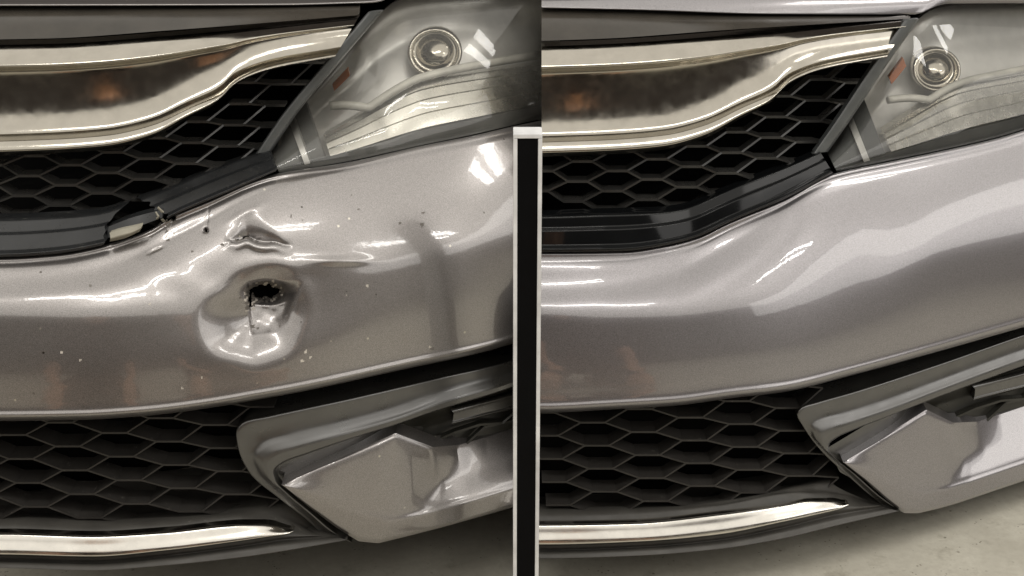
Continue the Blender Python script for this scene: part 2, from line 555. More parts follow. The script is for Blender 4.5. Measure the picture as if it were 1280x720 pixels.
DATA = {
    'left': dict(
        x0=-140, x1=676, xs0=60,
        hood=F((-150, 7), (350, 6), (430, 4), (470, 2), (492, -6), (520, -14), (700, -17)),
        bar_lo=[(-150, 198), (40, 193), (130, 187), (188, 173), (233, 149), (272, 128), (294, 106), (330, 90), (418, 72)],
        bar_up=[(-150, 58), (60, 55), (210, 45), (448, 22)],
        trim_up=[(-150, 271), (0, 270.6), (70, 268), (102, 266), (140, 260), (163, 250), (204, 236), (262, 211), (335, 186)],
        trim_lo=[(-150, 322), (0, 321.6), (73, 317), (131, 306), (187, 287), (213, 271), (262, 250), (345, 214)],
        f0=F((-150, 322), (0, 321.6), (73, 317), (131, 306), (187, 287), (213, 271), (262, 250), (330, 221), (352, 216), (437, 202.5), (524, 183), (594, 169), (641, 158), (700, 146)),
        f1=F((-150, 362), (0, 361), (60, 357), (111, 347), (201, 307), (251, 282), (306, 252), (354, 234), (393, 224), (489, 205), (541, 194), (641, 173), (700, 161)),
        f3=F((-150, 386), (0, 386), (100, 388), (175, 386), (260, 376), (350, 358), (437, 338), (553, 311), (641, 296), (700, 286)),
        f6=F((-150, 527), (0, 526.5), (100, 525), (175, 520.5), (262, 510), (320, 500), (360, 493), (495, 464), (641, 429.5), (674, 415)),
        lamp_lo=[(349, 216), (437, 201), (524, 182), (594, 167.5), (641, 156.5), (700, 144)],
        lamp_up=[(338, 190), (372, 140), (420, 82), (478, 14), (500, 0), (560, -10), (700, -14)],
        bz=dict(
            outer=[(674, 436), (641, 450), (553, 471), (437, 498), (335, 520), (305, 527), (295, 541), (298, 562), (311, 590), (350, 624), (381, 648), (405, 668), (434, 676)],
            ridge=[(674, 455), (641, 470), (553, 497), (495, 518), (437, 534), (370, 550), (334, 560), (321, 573), (328, 592), (354, 616), (385, 643), (412, 665), (437, 677)],
            inner=[(674, 469), (641, 484), (553, 511), (495, 531), (437, 549), (385, 567), (352, 580), (343, 590), (346, 602), (359, 616), (389, 641), (416, 664), (440, 678)]),
        plate=([(340, 580), (437, 540), (553, 500), (641, 472), (674, 455)], [(352, 625), (430, 660), (553, 600), (641, 560), (674, 545)]),
        silver_t=[(352, 605), (400, 583), (450, 561.5), (495, 541.5), (541, 559), (574, 556), (610, 546), (641, 535.5), (674, 524)],
        silver_m=[(354, 607), (386, 612), (425, 612), (462, 610), (500, 612), (530, 604), (560, 598), (641, 570), (674, 551)],
        silver_b=[(352, 606), (385, 633), (420, 659), (448, 676.5), (473, 679), (510, 670), (553, 659), (641, 634), (674, 625)],
        chrome_up=[(-150, 666), (0, 666), (117, 669), (204, 664.5), (306, 655), (330, 655), (350, 658), (364, 661)],
        chrome_lo=[(-150, 694), (0, 694.5), (117, 697), (204, 689.5), (290, 678.5), (340, 671), (360, 668), (367, 664)],
        sp=[[(-150, 640), (0, 640.5), (146, 643), (262, 632), (340, 619), (400, 605)],
            [(-150, 653), (0, 653.5), (117, 657), (204, 653), (306, 643.5), (350, 645), (398, 667)],
            [(-150, 663), (0, 663.5), (117, 666), (204, 662), (306, 652.5), (350, 654), (402, 668)],
            [(-150, 696), (0, 697), (117, 699.5), (204, 692), (300, 680), (360, 671), (410, 669)],
            [(-150, 699), (0, 700), (117, 702.5), (204, 695), (300, 683), (360, 674), (416, 670)],
            [(-150, 703), (0, 703.5), (117, 706.5), (204, 700), (300, 688), (360, 680), (424, 672)],
            [(-150, 709.5), (0, 710), (117, 713), (204, 707), (300, 697), (360, 688), (434, 675)]],
        low=dict(x=lambda c, r: 17 + 63 * c + 9 * r, y=lambda x, r, f: 541 + 30 * r - 0.72 * (522.5 - f(x)), cols=(-4, 6), rows=(-3, 8), half=15),
        up=dict(x=lambda c, r: 36 + 49 * c - 7 * r, y=lambda x, r: 220 + 25 * r - 0.0004 * (x - 36) ** 2, cols=(-6, 8), rows=(-9, 4), half=12),
        fog=([(505, 531), (553, 513), (641, 486), (674, 469)], [(520, 548), (553, 548), (641, 526), (674, 508)]),
        fog_fin=([(562, 512), (575, 515), (641, 494), (674, 475)], [(567, 527), (578, 531), (641, 515), (674, 499)]),
        fmesh=(520, 700),
    ),
    'right': dict(
        x0=671, x1=1412, xs0=700,
        hood=F((660, 9), (800, 12), (960, 17), (1100, 17.5), (1148, 17), (1160, 12), (1172, 7), (1190, 3.5), (1420, 3.0)),
        bar_lo=[(677, 196), (760, 193), (830, 187), (880, 173), (924, 149), (963, 128), (985, 106), (1020, 90), (1108, 72)],
        bar_up=[(677, 58), (760, 55), (900, 45), (1138, 24)],
        trim_up=[(671, 266), (678, 266), (755, 263.5), (824, 261.5), (858, 257), (884, 246), (932, 225), (980, 207), (1024, 188)],
        trim_lo=[(671, 315), (678, 315), (779, 314), (831, 307), (871, 297), (911, 278), (980, 249), (1041, 216)],
        f0=F((660, 315), (678, 315), (779, 314), (831, 307), (871, 297), (911, 278), (980, 249), (1036, 219), (1052, 214.5), (1118, 201), (1181, 188), (1250, 172), (1280, 163), (1420, 121.0)),
        f1=F((660, 366), (678, 366), (760, 362), (845, 340), (911, 307), (965, 276), (1010, 250), (1052, 235), (1108, 222), (1190, 203), (1280, 181), (1420, 139.0)),
        f3=F((660, 382), (678, 382), (760, 387), (845, 385), (920, 378), (1000, 372), (1079, 353), (1171, 318), (1280, 297), (1420, 269.0)),
        f6=F((660, 516), (678, 516), (765, 512), (845, 507), (913, 498), (980, 490), (1066, 469), (1171, 440), (1280, 409), (1420, 369.8)),
        lamp_lo=[(1046, 214.5), (1118, 199.5), (1181, 186.5), (1250, 170.5), (1280, 161.5), (1420, 118.1)],
        lamp_up=[(1034, 190), (1062, 150), (1105, 85), (1148, 24), (1166, 12), (1200, 6), (1420, 4.0)],
        bz=dict(
            outer=[(1420, 373.2), (1280, 418), (1171, 456), (1066, 490), (1020, 503), (1002, 509), (996, 518), (1003, 532), (1023, 560), (1060, 595), (1095, 625), (1112, 636), (1124, 639)],
            ridge=[(1420, 398.2), (1280, 443), (1171, 483), (1110, 506), (1060, 522), (1032, 530), (1018, 538), (1019, 547), (1032, 562), (1064, 592), (1098, 622), (1115, 634), (1127, 640)],
            inner=[(1420, 412.2), (1280, 457), (1171, 497), (1112, 520), (1066, 538), (1045, 548), (1036, 557), (1036, 564), (1043, 572), (1068, 592), (1101, 621), (1118, 633), (1130, 641)]),
        plate=([(1034, 560), (1112, 515), (1171, 490), (1280, 450), (1420, 405.2)], [(1050, 590), (1120, 625), (1197, 580), (1280, 535), (1420, 479.0)]),
        silver_t=[(1054, 577), (1090, 555), (1125, 533), (1158, 512), (1192, 528.5), (1222, 527), (1250, 518), (1280, 508), (1420, 463.2)],
        silver_m=[(1056, 579), (1080, 582), (1110, 582), (1136, 580), (1163, 583), (1186, 575), (1208, 568), (1280, 545), (1420, 497.4)],
        silver_b=[(1054, 578), (1082, 601), (1110, 626), (1130, 641.5), (1148, 641.5), (1172, 636), (1197, 629), (1280, 601), (1420, 553.4)],
        chrome_up=[(671, 655), (678, 655), (792, 653), (897, 642.5), (980, 631), (1012, 626), (1040, 626), (1058, 628.5)],
        chrome_lo=[(671, 682), (678, 682), (792, 678.5), (897, 669.5), (980, 653), (1030, 642), (1055, 635), (1061, 631)],
        sp=[[(671, 629), (678, 629.5), (818, 628), (924, 614), (990, 605), (1040, 590)],
            [(671, 642), (678, 642.5), (792, 640), (897, 631), (1000, 615), (1030, 616), (1090, 628)],
            [(671, 652), (678, 652.5), (792, 650.5), (897, 640), (1000, 624), (1030, 624), (1094, 630)],
            [(671, 684), (678, 684.5), (792, 681), (897, 672), (980, 656), (1050, 638), (1100, 632)],
            [(671, 687), (678, 687.5), (792, 684), (897, 675), (980, 659), (1050, 642), (1106, 634)],
            [(671, 691), (678, 691.5), (792, 688), (897, 680), (980, 665), (1050, 649), (1112, 636)],
            [(671, 697.5), (678, 698), (792, 695), (897, 686.5), (980, 673), (1050, 656), (1124, 639)]],
        low=dict(x=lambda c, r: 746 + 61 * c + 5 * r, y=lambda x, r, f: 557 + 29 * r - 0.75 * (513 - f(x)), cols=(-2, 6), rows=(-4, 6), half=15),
        up=dict(x=lambda c, r: 722 + 46.5 * c - 6 * r, y=lambda x, r: 227 + 25 * r - 0.0003 * (x - 722) ** 2, cols=(-2, 9), rows=(-9, 4), half=12),
        fog=([(1165, 503), (1197, 490), (1280, 458), (1420, 407.6)], [(1178, 520), (1205, 520), (1280, 498), (1420, 447.6)]),
        fog_fin=([(1212, 483), (1220, 487), (1280, 463), (1420, 407.0)], [(1216, 497), (1224, 499), (1280, 479), (1420, 428.6)]),
        fmesh=(1175, 1420),
    ),
}


def smooth01(t):
    t = np.clip(t, 0, 1)
    return t * t * (3 - 2 * t)


def build_car(side, root, dirty):
    D = DATA[side]
    x0, x1, xs0 = D['x0'], D['x1'], D['xs0']
    base = 0 if side == 'left' else 690
    S0_ = sweep(D['f6'], xs0, 0.02, x0 - 20, x1 + 10)
    shift = -0.10 if side == 'left' else 0.105
    S = lambda x: S0_(x) + shift
    paint = M['paint_dirty'] if dirty else M['paint_clean']
    # how far back the bumper's upper edge lies behind its nose
    O0 = F((base - 160, 0.078), (base - 50, 0.080), (base + 60, 0.085), (base + 200, 0.110), (base + 340, 0.128), (base + 450, 0.132), (base + 650, 0.145))
    O1 = F((base - 160, 0.044), (base - 50, 0.046), (base + 60, 0.050), (base + 200, 0.089), (base + 340, 0.109), (base + 450, 0.113), (base + 650, 0.125))

    # ---- bumper skin
    nx, nv = (520, 230) if dirty else (300, 130)
    xs = np.linspace(x0, x1, nx)
    f0, f1, f3, f6 = (D[k](xs) for k in ('f0', 'f1', 'f3', 'f6'))
    o0, o1 = O0(xs), O1(xs)
    e = f1 - f0
    A3 = 0.030
    rows = [
        (f0 + 0.0, o0 + 0.004), (f0 + 1.5, o0 - 0.001), (f1 - np.minimum(3.0, e * .2), o1 + (o0 - o1) * 0.12), (f1 + np.minimum(3.0, e * .2), o1 - 0.0035),
        (f1 + (f3 - f1) * 0.42, A3 + 0.50 * (o1 - A3) - 0.003), (f1 + (f3 - f1) * 0.78, A3 + 0.14 * (o1 - A3) - 0.001), (f3, 0.0 * o1 + A3 - 0.003),
        (f3 + (f6 - f3) * 0.22, 0 * o1 + 0.0180), (f3 + (f6 - f3) * 0.6, 0 * o1 + 0.0055), (f6 - 13, 0 * o1 - 0.001),
        (f6 - 7, 0 * o1 - 0.0035), (f6 - 2.5, 0 * o1 + 0.002), (f6, 0 * o1 + 0.010)]
    K = len(rows)
    tk = np.array([0, 0.25, 0.9, 1.3, 2.4, 3.5, 4.3, 5.2, 6.6, 7.7, 8.1, 8.4, 8.7])
    v = np.linspace(0, tk[-1], nv)
    RY = np.array([r[0] for r in rows])
    RO = np.array([r[1] for r in rows])
    PY = np.zeros((nv, nx))
    OF = np.zeros((nv, nx))
    for j in range(nx):
        PY[:, j] = pchip(tk, RY[:, j], v)
        OF[:, j] = pchip(tk, RO[:, j], v)
    PX = np.broadcast_to(xs, (nv, nx)).copy()
    for j in range(nx):
        # soften the section, but keep the crease crisp where it is a crease, and the lower lip
        g = np.arange(f0[j] - 40, f6[j] + 41)
        sl = (OF[3, j] - OF[1, j]) / max(PY[3, j] - PY[1, j], 1e-3)
        o = np.interp(g, PY[:, j], OF[:, j])
        o = np.where(g < f0[j] + 1.5, OF[2, j] + sl * (g - PY[2, j]), o)
        kk = np.arange(-24, 25)
        k_ = np.exp(-(kk / (7.5 if dirty else 10.0)) ** 2 / 2)
        os_ = np.convolve(np.pad(o, 24, mode='edge'), k_ / k_.sum(), 'valid')
        sm = np.interp(PY[:, j], g, os_)
        cr = smooth01((xs[j] - base - 120) / 130)
        w = np.clip(cr * (0.8 if dirty else 0.4) * np.exp(-((PY[:, j] - f1[j]) / 9) ** 2) + smooth01((PY[:, j] - f6[j] + 34) / 14) + smooth01((f0[j] + 9 - PY[:, j]) / 6), 0, 1)
        OF[:, j] = sm * (1 - w) + OF[:, j] * w
    sgm = 22.0 / (xs[1] - xs[0])
    hw = int(3 * sgm)
    kx = np.exp(-(np.arange(-hw, hw + 1) / sgm) ** 2 / 2)
    kx /= kx.sum()
    for i in range(nv):
        e0 = OF[i, 0] - (OF[i, 1] - OF[i, 0]) * np.arange(hw, 0, -1)
        e1 = OF[i, -1] + (OF[i, -1] - OF[i, -2]) * np.arange(1, hw + 1)
        OF[i] = np.convolve(np.concatenate([e0, OF[i], e1]), kx, 'valid')
    keep = None
    if dirty:
        # --- the round dent with its punched hole
        def bowl(cx, cy, rx, ry):
            return np.sqrt(((PX - cx) / rx) ** 2 + ((PY - cy) / ry) ** 2)
        ang = np.arctan2(PY - 398, PX - 318)
        d = bowl(319, 396, 60, 52) * (1 + 0.07 * np.sin(2 * ang + .6) + 0.055 * np.sin(3 * ang + 1.9) + 0.02 * np.sin(7 * ang))
        OF += 0.024 * np.exp(-(d / 0.74) ** 2.6)
        OF -= 0.0008 * np.exp(-((d - 1.2) / 0.2) ** 2) * (1 - 0.75 * np.sin(ang))
        # deep pocket near its top, its lower side a ramp that looks up
        mk = smooth01((PX - 310.5 - 0.08 * (PY - 390)) / 3.0) * smooth01((368 - PX - (PY - 390) * 0.35) / 16)
        OF += 0.012 * mk * np.clip((417 - PY - 0.12 * (PX - 335)) / 42.0, 0, 1) * smooth01((PY - 350) / 16)
        OF += 0.006 * np.exp(-(((PX - 322) / 105) ** 2 + ((PY - 372) / 62) ** 2) ** 1.5)
        d2 = bowl(333, 365, 36, 18)
        OF += 0.022 * smooth01((1.0 - d2) / 0.8)
        # crack down the pocket's left side
        # bulge between the dents
        OF -= 0.0030 * np.exp(-((PX - 372) / 55) ** 2 - ((PY - 330) / 12) ** 2)
        OF -= 0.003 * np.exp(-((PX - 425) / 30) ** 2 - ((PY - 326) / 5) ** 2)
        # --- the torn crease above it: deepest along its ragged lower lip, tapering to the right
        def rag(x):
            return 1.0 * np.sin(x / 5.1) + 0.6 * np.sin(x / 3.3 + 1) + 1.8 * np.sin(x / 8.3 + 2)

        def lipf(x):
            return 304 + 0.07 * (x - 325) - 5.5 * np.exp(-((x - 309) / 9) ** 2) + 0.55 * rag(x)
        lip = lipf(PX)
        hh = 9 + 36 * np.exp(-((PX - 312) / 26) ** 2)
        span = np.sin(np.pi * np.clip((PX - 280) / 86, 0, 1)) ** 0.9
        a = np.clip((PY - (lip - hh)) / hh, 0, 1)
        a = a ** 2.2 * (1.2 - 0.2 * a)
        b = smooth01((lip + 2.5 - PY) / 5)
        OF += 0.017 * span * a * b * (0.4 + 0.6 * hh / 45)
        OF -= 0.0030 * span * np.exp(-((PY - lip - 6) / 5.0) ** 2)
        OF -= 0.0014 * np.exp(-(((PX - 306) * 0.45 + (PY - 266) * 0.89) / 5) ** 2 - (((PX - 306) * -0.89 + (PY - 266) * 0.45) / 24) ** 2)
        # gouge marks running off the lip
        OF += 0.0012 * np.exp(-(((PX - 288) * 0.62 + (PY - 303) * 0.78) / 1.6) ** 2 - (((PX - 288) * 0.78 - (PY - 303) * 0.62) / 10) ** 2)
        # crumpled paint in the pocket
        rag2 = np.sin(PX / 2.9 + PY / 4.1) + np.sin(PX / 5.3 - PY / 2.7 + 1) + np.sin(PX / 1.9 + 2) * .5
        OF += 0.00022 * rag2 * np.exp(-((PX - 335) / 30) ** 2 - ((PY - 388) / 26) ** 2)
        # scratches and the small puncture
        OF += 0.005 * np.exp(-((PX - 257) / 3.0) ** 2 - ((PY - 288) / 3.0) ** 2)
        OF += 0.0011 * np.exp(-((PX - 259 - (275 - PY) * 0.12) / 1.5) ** 2) * smooth01((PY - 258) / 6) * smooth01((290 - PY) / 4)
        OF += 0.0014 * np.exp(-(((PX - 196) * 0.4 + (PY - 312) * 0.92) / 2.0) ** 2 - ((PX - 196) / 8) ** 2)
        # buckled skin by the broken trim, and waves either side of the dent
        OF += 0.0007 * np.sin(PX / 9.0 + PY / 17.0) * np.exp(-((PX - 190) / 40) ** 2 - ((PY - 300) / 20) ** 2)
        OF += 0.0004 * np.sin(PX / 16.0 - PY / 10.0) * np.exp(-((PX - 230) / 60) ** 2 - ((PY - 355) / 26) ** 2)
        rng = np.random.RandomState(3)
        keep = np.ones((nv - 1, nx - 1), bool)
        cx = 0.25 * (PX[:-1, :-1] + PX[1:, :-1] + PX[:-1, 1:] + PX[1:, 1:])
        cy = 0.25 * (PY[:-1, :-1] + PY[1:, :-1] + PY[:-1, 1:] + PY[1:, 1:])
        wob = np.sin(cx * 0.30 + 2 * np.sin(cx * .17)) * 1.7 + np.sin(cy * 0.55 + cx * 0.21) * 1.3
        hole = ((cx - 332) / (20 + wob)) ** 2 + ((cy - 365) / (8.5 + wob * .7)) ** 2 < 1
        hole |= ((cx - 312.5) ** 2 < (2.2 + wob * .4) ** 2) & (cy > 366) & (cy < 384)
        lipc = lipf(cx)
        hole |= (np.abs(cy - lipc + 1.2) < (1.1 + 0.45 * wob) * np.clip(1 - ((cx - 308) / 15) ** 2, 0, 1))
        hole |= (np.abs(cy - lipc + 0.6) < (0.6 + 0.35 * wob) * np.clip(1 - ((cx - 344) / 9) ** 2, 0, 1))
        hole |= (np.abs(cx - 257.5 - 0.4 * (cy - 288)) < (cy - 283.5) * 0.42 + wob * .35) & (cy > 284) & (cy < 290.5 + wob * .5)
        # ragged bite out of the upper edge beside the broken trim
        hole |= (np.abs(cx - 207) < 10 + 2 * wob) & (cy < 279 - np.abs(cx - 205) * 0.35 + wob * 1.5)
        keep &= ~hole
        # bare scuffed plastic round the tears
        h2 = hole.copy()
        near = np.zeros_like(hole)
        for it in range(3):
            h2[1:] |= h2[:-1].copy(); h2[:-1] |= h2[1:].copy()
            h2[:, 1:] |= h2[:, :-1].copy(); h2[:, :-1] |= h2[:, 1:].copy()
        rn = np.sin(cx * .55 + 1.7 * np.sin(cy * .35)) + np.sin(cy * .8 + cx * .37) + 0.6 * np.sin(cx * 1.4 - cy * .9)
        near = h2 & (rn > 0.1) & ((cy > 345) | (cx < 235))
        near |= (np.abs(cx - 203 - (cy - 290) * 0.3) < 11) & (cy < 288 + 3 * np.sin(cx * .4)) & (rn > 0.5)
        near |= (np.hypot((cx - 196) / 7, (cy - 313 + (cx - 196) * .4) / 1.1) < 1)
        scuffed = near.astype(int)
        for (qx, qy, qr, km) in ((382, 440, 2.6, 2), (378, 451, 1.8, 2), (388, 447, 1.5, 2), (540, 436, 2.6, 1), (537, 434, 1.6, 2), (440, 244, 1.3, 1), (448, 262, 1.4, 1), (500, 279, 2.0, 1), (528, 281, 2.4, 1), (529, 266, 1.2, 1),
                                 (459, 357, 1.7, 2), (433, 369, 1.3, 2), (113, 357, 1.8, 1), (240, 314, 1.4, 1), (378, 275, 1.3, 1), (364, 270, 1.2, 1), (187, 380, 1.5, 2), (77, 440, 1.6, 2), (100, 450, 1.3, 2), (228, 485, 1.4, 2), (252, 472, 1.2, 2),
                                 (316, 408, 2.2, 1), (322, 410, 1.5, 1), (350, 408, 1.4, 1), (300, 372, 1.8, 1), (366, 384, 1.4, 1), (296, 300, 1.8, 1), (300, 296, 1.4, 2), (352, 301, 1.6, 1), (278, 306, 1.5, 1), (290, 420, 1.1, 2), (345, 430, 1.2, 2), (210, 300, 1.8, 1), (218, 292, 1.3, 2), (190, 296, 1.6, 1)):
            dd = np.hypot((cx - qx) / (1 + .25 * np.sin(qx)), cy - qy) + 0.5 * np.sin(cx * 1.9 + qy) * np.sin(cy * 2.3)
            scuffed[dd < qr] = km
        scuffed[h2 & (rn < -1.0) & (cy > 345)] = 2
    G = P(PX, PY, S(PX) + OF)
    n0 = G.shape[0]
    # turned-under lower flange and turned-in upper flange
    low1 = G[-1] + np.array([0, 0.012, 0.001])
    low2 = G[-1] + np.array([0, 0.045, 0.010])
    up1 = G[0] + np.array([0, 0.008, -0.004])
    up2 = G[0] + np.array([0, 0.016, -0.016])
    G = np.concatenate([up2[None], up1[None], G, low1[None], low2[None]])
    if keep is not None:
        k1 = np.ones((1, nx - 1), bool)
        keep = np.concatenate([k1, k1, keep, k1, k1])
        keep[:2] &= ~((np.abs(0.5 * (xs[1:] + xs[:-1]) - 207) < 9)[None])
    fm = None
    if keep is not None:
        sc_ = np.zeros(keep.shape, int)
        sc_[2:-2] = scuffed
        fm = [int(sc_[i, j]) for i in range(keep.shape[0]) for j in range(keep.shape[1]) if keep[i, j]]
    bumper = grid('bumper', G, paint, root, keep=keep, mats=[paint, M['scuff'], M['primer']], fmat=fm)
    bumper['label'] = 'dusty silver bumper skin with a round punched dent and a torn crease' if dirty else 'smooth repaired silver bumper skin'

    # ---- dark carrier behind the bumper and the grilles
    cur = [([(x0 - 6, 262), (x1, 120)], 0.32), ([(x0 - 6, 420), (x1, 330)], 0.10), ([(x0 - 6, 520), (x1, 430)], 0.10), ([(x0 - 6, 640), (x1, 520)], 0.16)]
    G, _ = loft(cur, 24, 20, S, False)
    grid('bumper_carrier', G, M['void'], root, rim=(0, 0.02, 0))
    G, _ = loft([([(x0 - 6, -10), (x1, -30)], 0.60), ([(x0 - 6, 280), (x1, 160)], 0.34)], 16, 4, S, False)
    grid('radiator', G, M['void'], root, rim=(0, 0.02, 0))

    # ---- bonnet
    n = 120
    xh = np.linspace(x0 + (6 if side == 'right' else -8), x1, n)
    hy = D['hood'](xh)
    rowsH = []
    for dyp, off, b in ((0, 0.250, 0), (-1.6, 0.2535, 0), (-5, 0.268, .2), (-22, 0.36, .5), (-75, 0.66, 1), (-150, 1.2, 1)):
        rowsH.append(P(xh, (1 - b) * hy + b * 8 + dyp, S(xh) * (1 - 0.5 * b) + off))
    G = np.array(rowsH)
    under = G[0] + np.array([0, 0.010, -0.003])
    under2 = G[0] + np.array([0, 0.05, -0.004])
    G = np.concatenate([under2[None], under[None], G])
    hood = grid('bonnet', G, paint, root)

    # ---- grille panel under the bonnet edge (dark grey slab) and the chrome bar
    bu, bl = D['bar_up'], D['bar_lo']
    xe = bu[-1][0]
    pan_up = [(p[0], float(D['hood'](p[0])) + 3) for p in bu]
    pan_lo = [(p[0], p[1] - 7) for p in bu]
    pan_lo[-1] = (bu[-1][0], max(bu[-1][1] - 3, pan_up[-1][1] + 3))
    G, _ = loft([(pan_up, 0.262), ([(a[0], a[1] * .6 + b[1] * .4) for a, b in zip(pan_up, pan_lo)], 0.232), (pan_lo, 0.205)], 60, 14, S)
    grid('grille_panel', G, M['panel_grey'], root, rim=(0, 0.02, 0))

    def between(t):
        a = path(bu, 40)
        b = path(bl, 40)
        return [tuple(p) for p in (a * (1 - t) + b * t)]
    cs = [(between(0.0), 0.205), (between(0.05), 0.190), (between(0.19), 0.168), (between(0.22), 0.172), (between(0.26), 0.178), (between(0.40), 0.176),
          (between(0.62), 0.170), (between(0.80), 0.160), (between(0.88), 0.142), (between(0.96), 0.135), (between(1.0), 0.148)]
    G, _ = loft(cs, 90, 90, S)
    bar = grid('grille_bar', G, M['chrome'], root, rim=(0, 0.03, 0))
    bar['label'] = 'wide chrome bar across the top of the grille'

    # ---- upper grille mesh
    U = D['up']
    bl_f = F(*bl)
    mb = MB()

    def at_up(c, r):
        x = U['x'](c, r)
        return x, U['y'](x, r)
    for c in range(*U['cols']):
        for r2 in range(U['rows'][0] * 2, U['rows'][1] * 2):
            if (r2 + c) % 2:
                continue
            r = r2 / 2
            x, y = at_up(c, r)
            edge = np.interp(-y, [-q[1] for q in D['lamp_up'][:5]], [q[0] for q in D['lamp_up'][:5]])
            if x < x0 + (10 if dirty else -30) or x > edge - 8 or y > 285 or y < 60:
                continue
            if side == 'right' and x < 668:
                continue
            if x < xe + 12 and y < float(bl_f(min(x, xe))) - 12:
                continue
            h = U['half']
            L, Rr = (x - h, y), (x + h, y)
            lean = lambda yy: 0.165 + 0.085 * float(np.clip((215 - yy) / 120, 0, 1))
            mb.strut(L, Rr, 3.2, S, (lean(y), lean(y)), 0.022)
            for dr in (-0.5, 0.5):
                nx_, ny_ = at_up(c + 1, r + dr)
                if nx_ - h > edge - 2:
                    continue
                mb.strut(Rr, (nx_ - h, ny_), 2.4, S, (lean(y), lean(ny_)), 0.022)
    if mb.v:
        mb.build('upper_grille', M['mesh_black'], root)

    lu = [p for p in D['lamp_up'][:4]]
    G, _ = loft([([(p[0] - 20, p[1] + 4) for p in lu], 0.185), ([(p[0] - 17, p[1] + 2) for p in lu], 0.170), ([(p[0] - 3, p[1]) for p in lu], 0.168), ([(p[0] + 1, p[1]) for p in lu], 0.180)], 30, 12, S)
    grid('grille_surround', G, M['housing_dark'], root, rim=(0, 0.01, 0))
    # ---- glossy black trim under the upper grille
    tm = M['gloss_black_dirty'] if dirty else M['gloss_black']

    def trim(name, cut, jag=None):
        tu, tl = path(D['trim_up'], 200), path(D['trim_lo'], 200)
        kw_ = np.ones(19) / 19
        for c_ in (tu, tl):
            for q_ in (0, 1):
                e0, e1 = c_[:1, q_] - (c_[1, q_] - c_[0, q_]) * np.arange(9, 0, -1), c_[-1:, q_] + (c_[-1, q_] - c_[-2, q_]) * np.arange(1, 10)
                c_[:, q_] = np.convolve(np.concatenate([e0, c_[:, q_], e1]), kw_, 'valid')
        i0, i1 = cut
        nT, nR = 110, 48
        ts = np.linspace(0, 1, nR)
        # profile: inner edge, ledge, groove, face, rolled edge
        pr = lambda t: np.interp(t, (0, .06, .11, .40, .45, .83, .88, .93, 1.0), (0.098, 0.084, 0.078, 0.066, 0.056, 0.040, 0.034, 0.028, 0.034) if dirty else (0.092, 0.079, 0.072, 0.067, 0.053, 0.047, 0.036, 0.027, 0.034))
        G = np.zeros((nR, nT, 3))
        for a, t in enumerate(ts):
            for k in range(nT):
                s = i0 + (i1 - i0) * k / (nT - 1)
                if jag:
                    s0 = i0 + (jag(t, 0) if jag(t, 0) else 0)
                    s1 = i1 + (jag(t, 1) if jag(t, 1) else 0)
                    s = s0 + (s1 - s0) * k / (nT - 1)
                q = np.array([np.interp(s * 199, np.arange(200), (tu * (1 - t) + tl * t)[:, c]) for c in (0, 1)])
                dpt = float(S(q[0]) + (O0(q[0]) - 0.040) * 1.0 + float(pr(t)))
                G[a, k] = P(q[0], q[1], dpt)
        return grid(name, G, tm, root, rim=(0, 0.012, 0.0))
    if dirty:
        def xs_at(xq, which):
            c = path(D[which], 200)
            return float(np.interp(xq, c[:, 0], np.arange(200) / 199))
        # left piece ends at a curved break, right piece starts at a ragged one
        la, ra = xs_at(148, 'trim_up'), xs_at(186, 'trim_up')
        brk_l = F((0, 163), (0.15, 150), (0.35, 138), (0.55, 131), (1.0, 130))
        brk_r = F((0, 169), (0.25, 186), (0.5, 193), (0.75, 205), (1.0, 211))

        def jl(t, end):
            if not end:
                return 0
            tu, tl = path(D['trim_up'], 200), path(D['trim_lo'], 200)
            c = tu * (1 - t) + tl * t
            return float(np.interp(float(brk_l(t)) + 1.2 * math.sin(t * 23), c[:, 0], np.arange(200) / 199)) - la

        def jr(t, end):
            if end:
                return 0
            tu, tl = path(D['trim_up'], 200), path(D['trim_lo'], 200)
            c = tu * (1 - t) + tl * t
            return float(np.interp(float(brk_r(t)) + 2.0 * math.sin(t * 31), c[:, 0], np.arange(200) / 199)) - ra
        a = trim('grille_trim', (0, la), jl)
        a['label'] = 'dusty black grille trim snapped off at its right end'
        b = trim('grille_trim', (ra, 1), jr)
        b['label'] = 'black grille trim rising to the headlight, broken at its lower end'
    else:
        a = trim('grille_trim', (0, 1))

    # ---- headlight
    lamp_lo, lamp_up = D['lamp_lo'], D['lamp_up']
    nl = 90
    A, B = path(lamp_lo, nl), path(lamp_up, nl)

    def lampP(u, w, d):
        """u along, w up (0 lower edge .. 1 upper edge), d metres behind the lens"""
        i = u * (nl - 1)
        a = np.stack([np.interp(i, np.arange(nl), A[:, c]) for c in (0, 1)], -1)
        b = np.stack([np.interp(i, np.arange(nl), B[:, c]) for c in (0, 1)], -1)
        w = np.asarray(w, float)
        q = a * (1 - w)[..., None] + b * w[..., None]
        off = O0(a[..., 0]) + 0.014 + 0.135 * w ** 1.25 * np.clip(np.asarray(u) * 1.6 + .35, 0, 1) - 0.012 * np.sin(np.pi * w)
        return P(q[..., 0], q[..., 1], S(q[..., 0]) + off + d)

    def lampgrid(u0, u1, w0, w1, dfun, n=60, m=24):
        u, w = np.meshgrid(np.linspace(u0, u1, n), np.linspace(w1, w0, m))
        return lampP(u, w, dfun(u, w))
    lens = grid('headlight', lampgrid(0, 1, 0, 1, lambda u, w: 0 * u, 90, 60), M['lens'] if dirty else M['lens_clean'], root, rim=(0, 0.012, 0))
    lens['label'] = 'clear headlight unit with a hazy dusty lens' if dirty else 'clear headlight unit behind a clean lens'
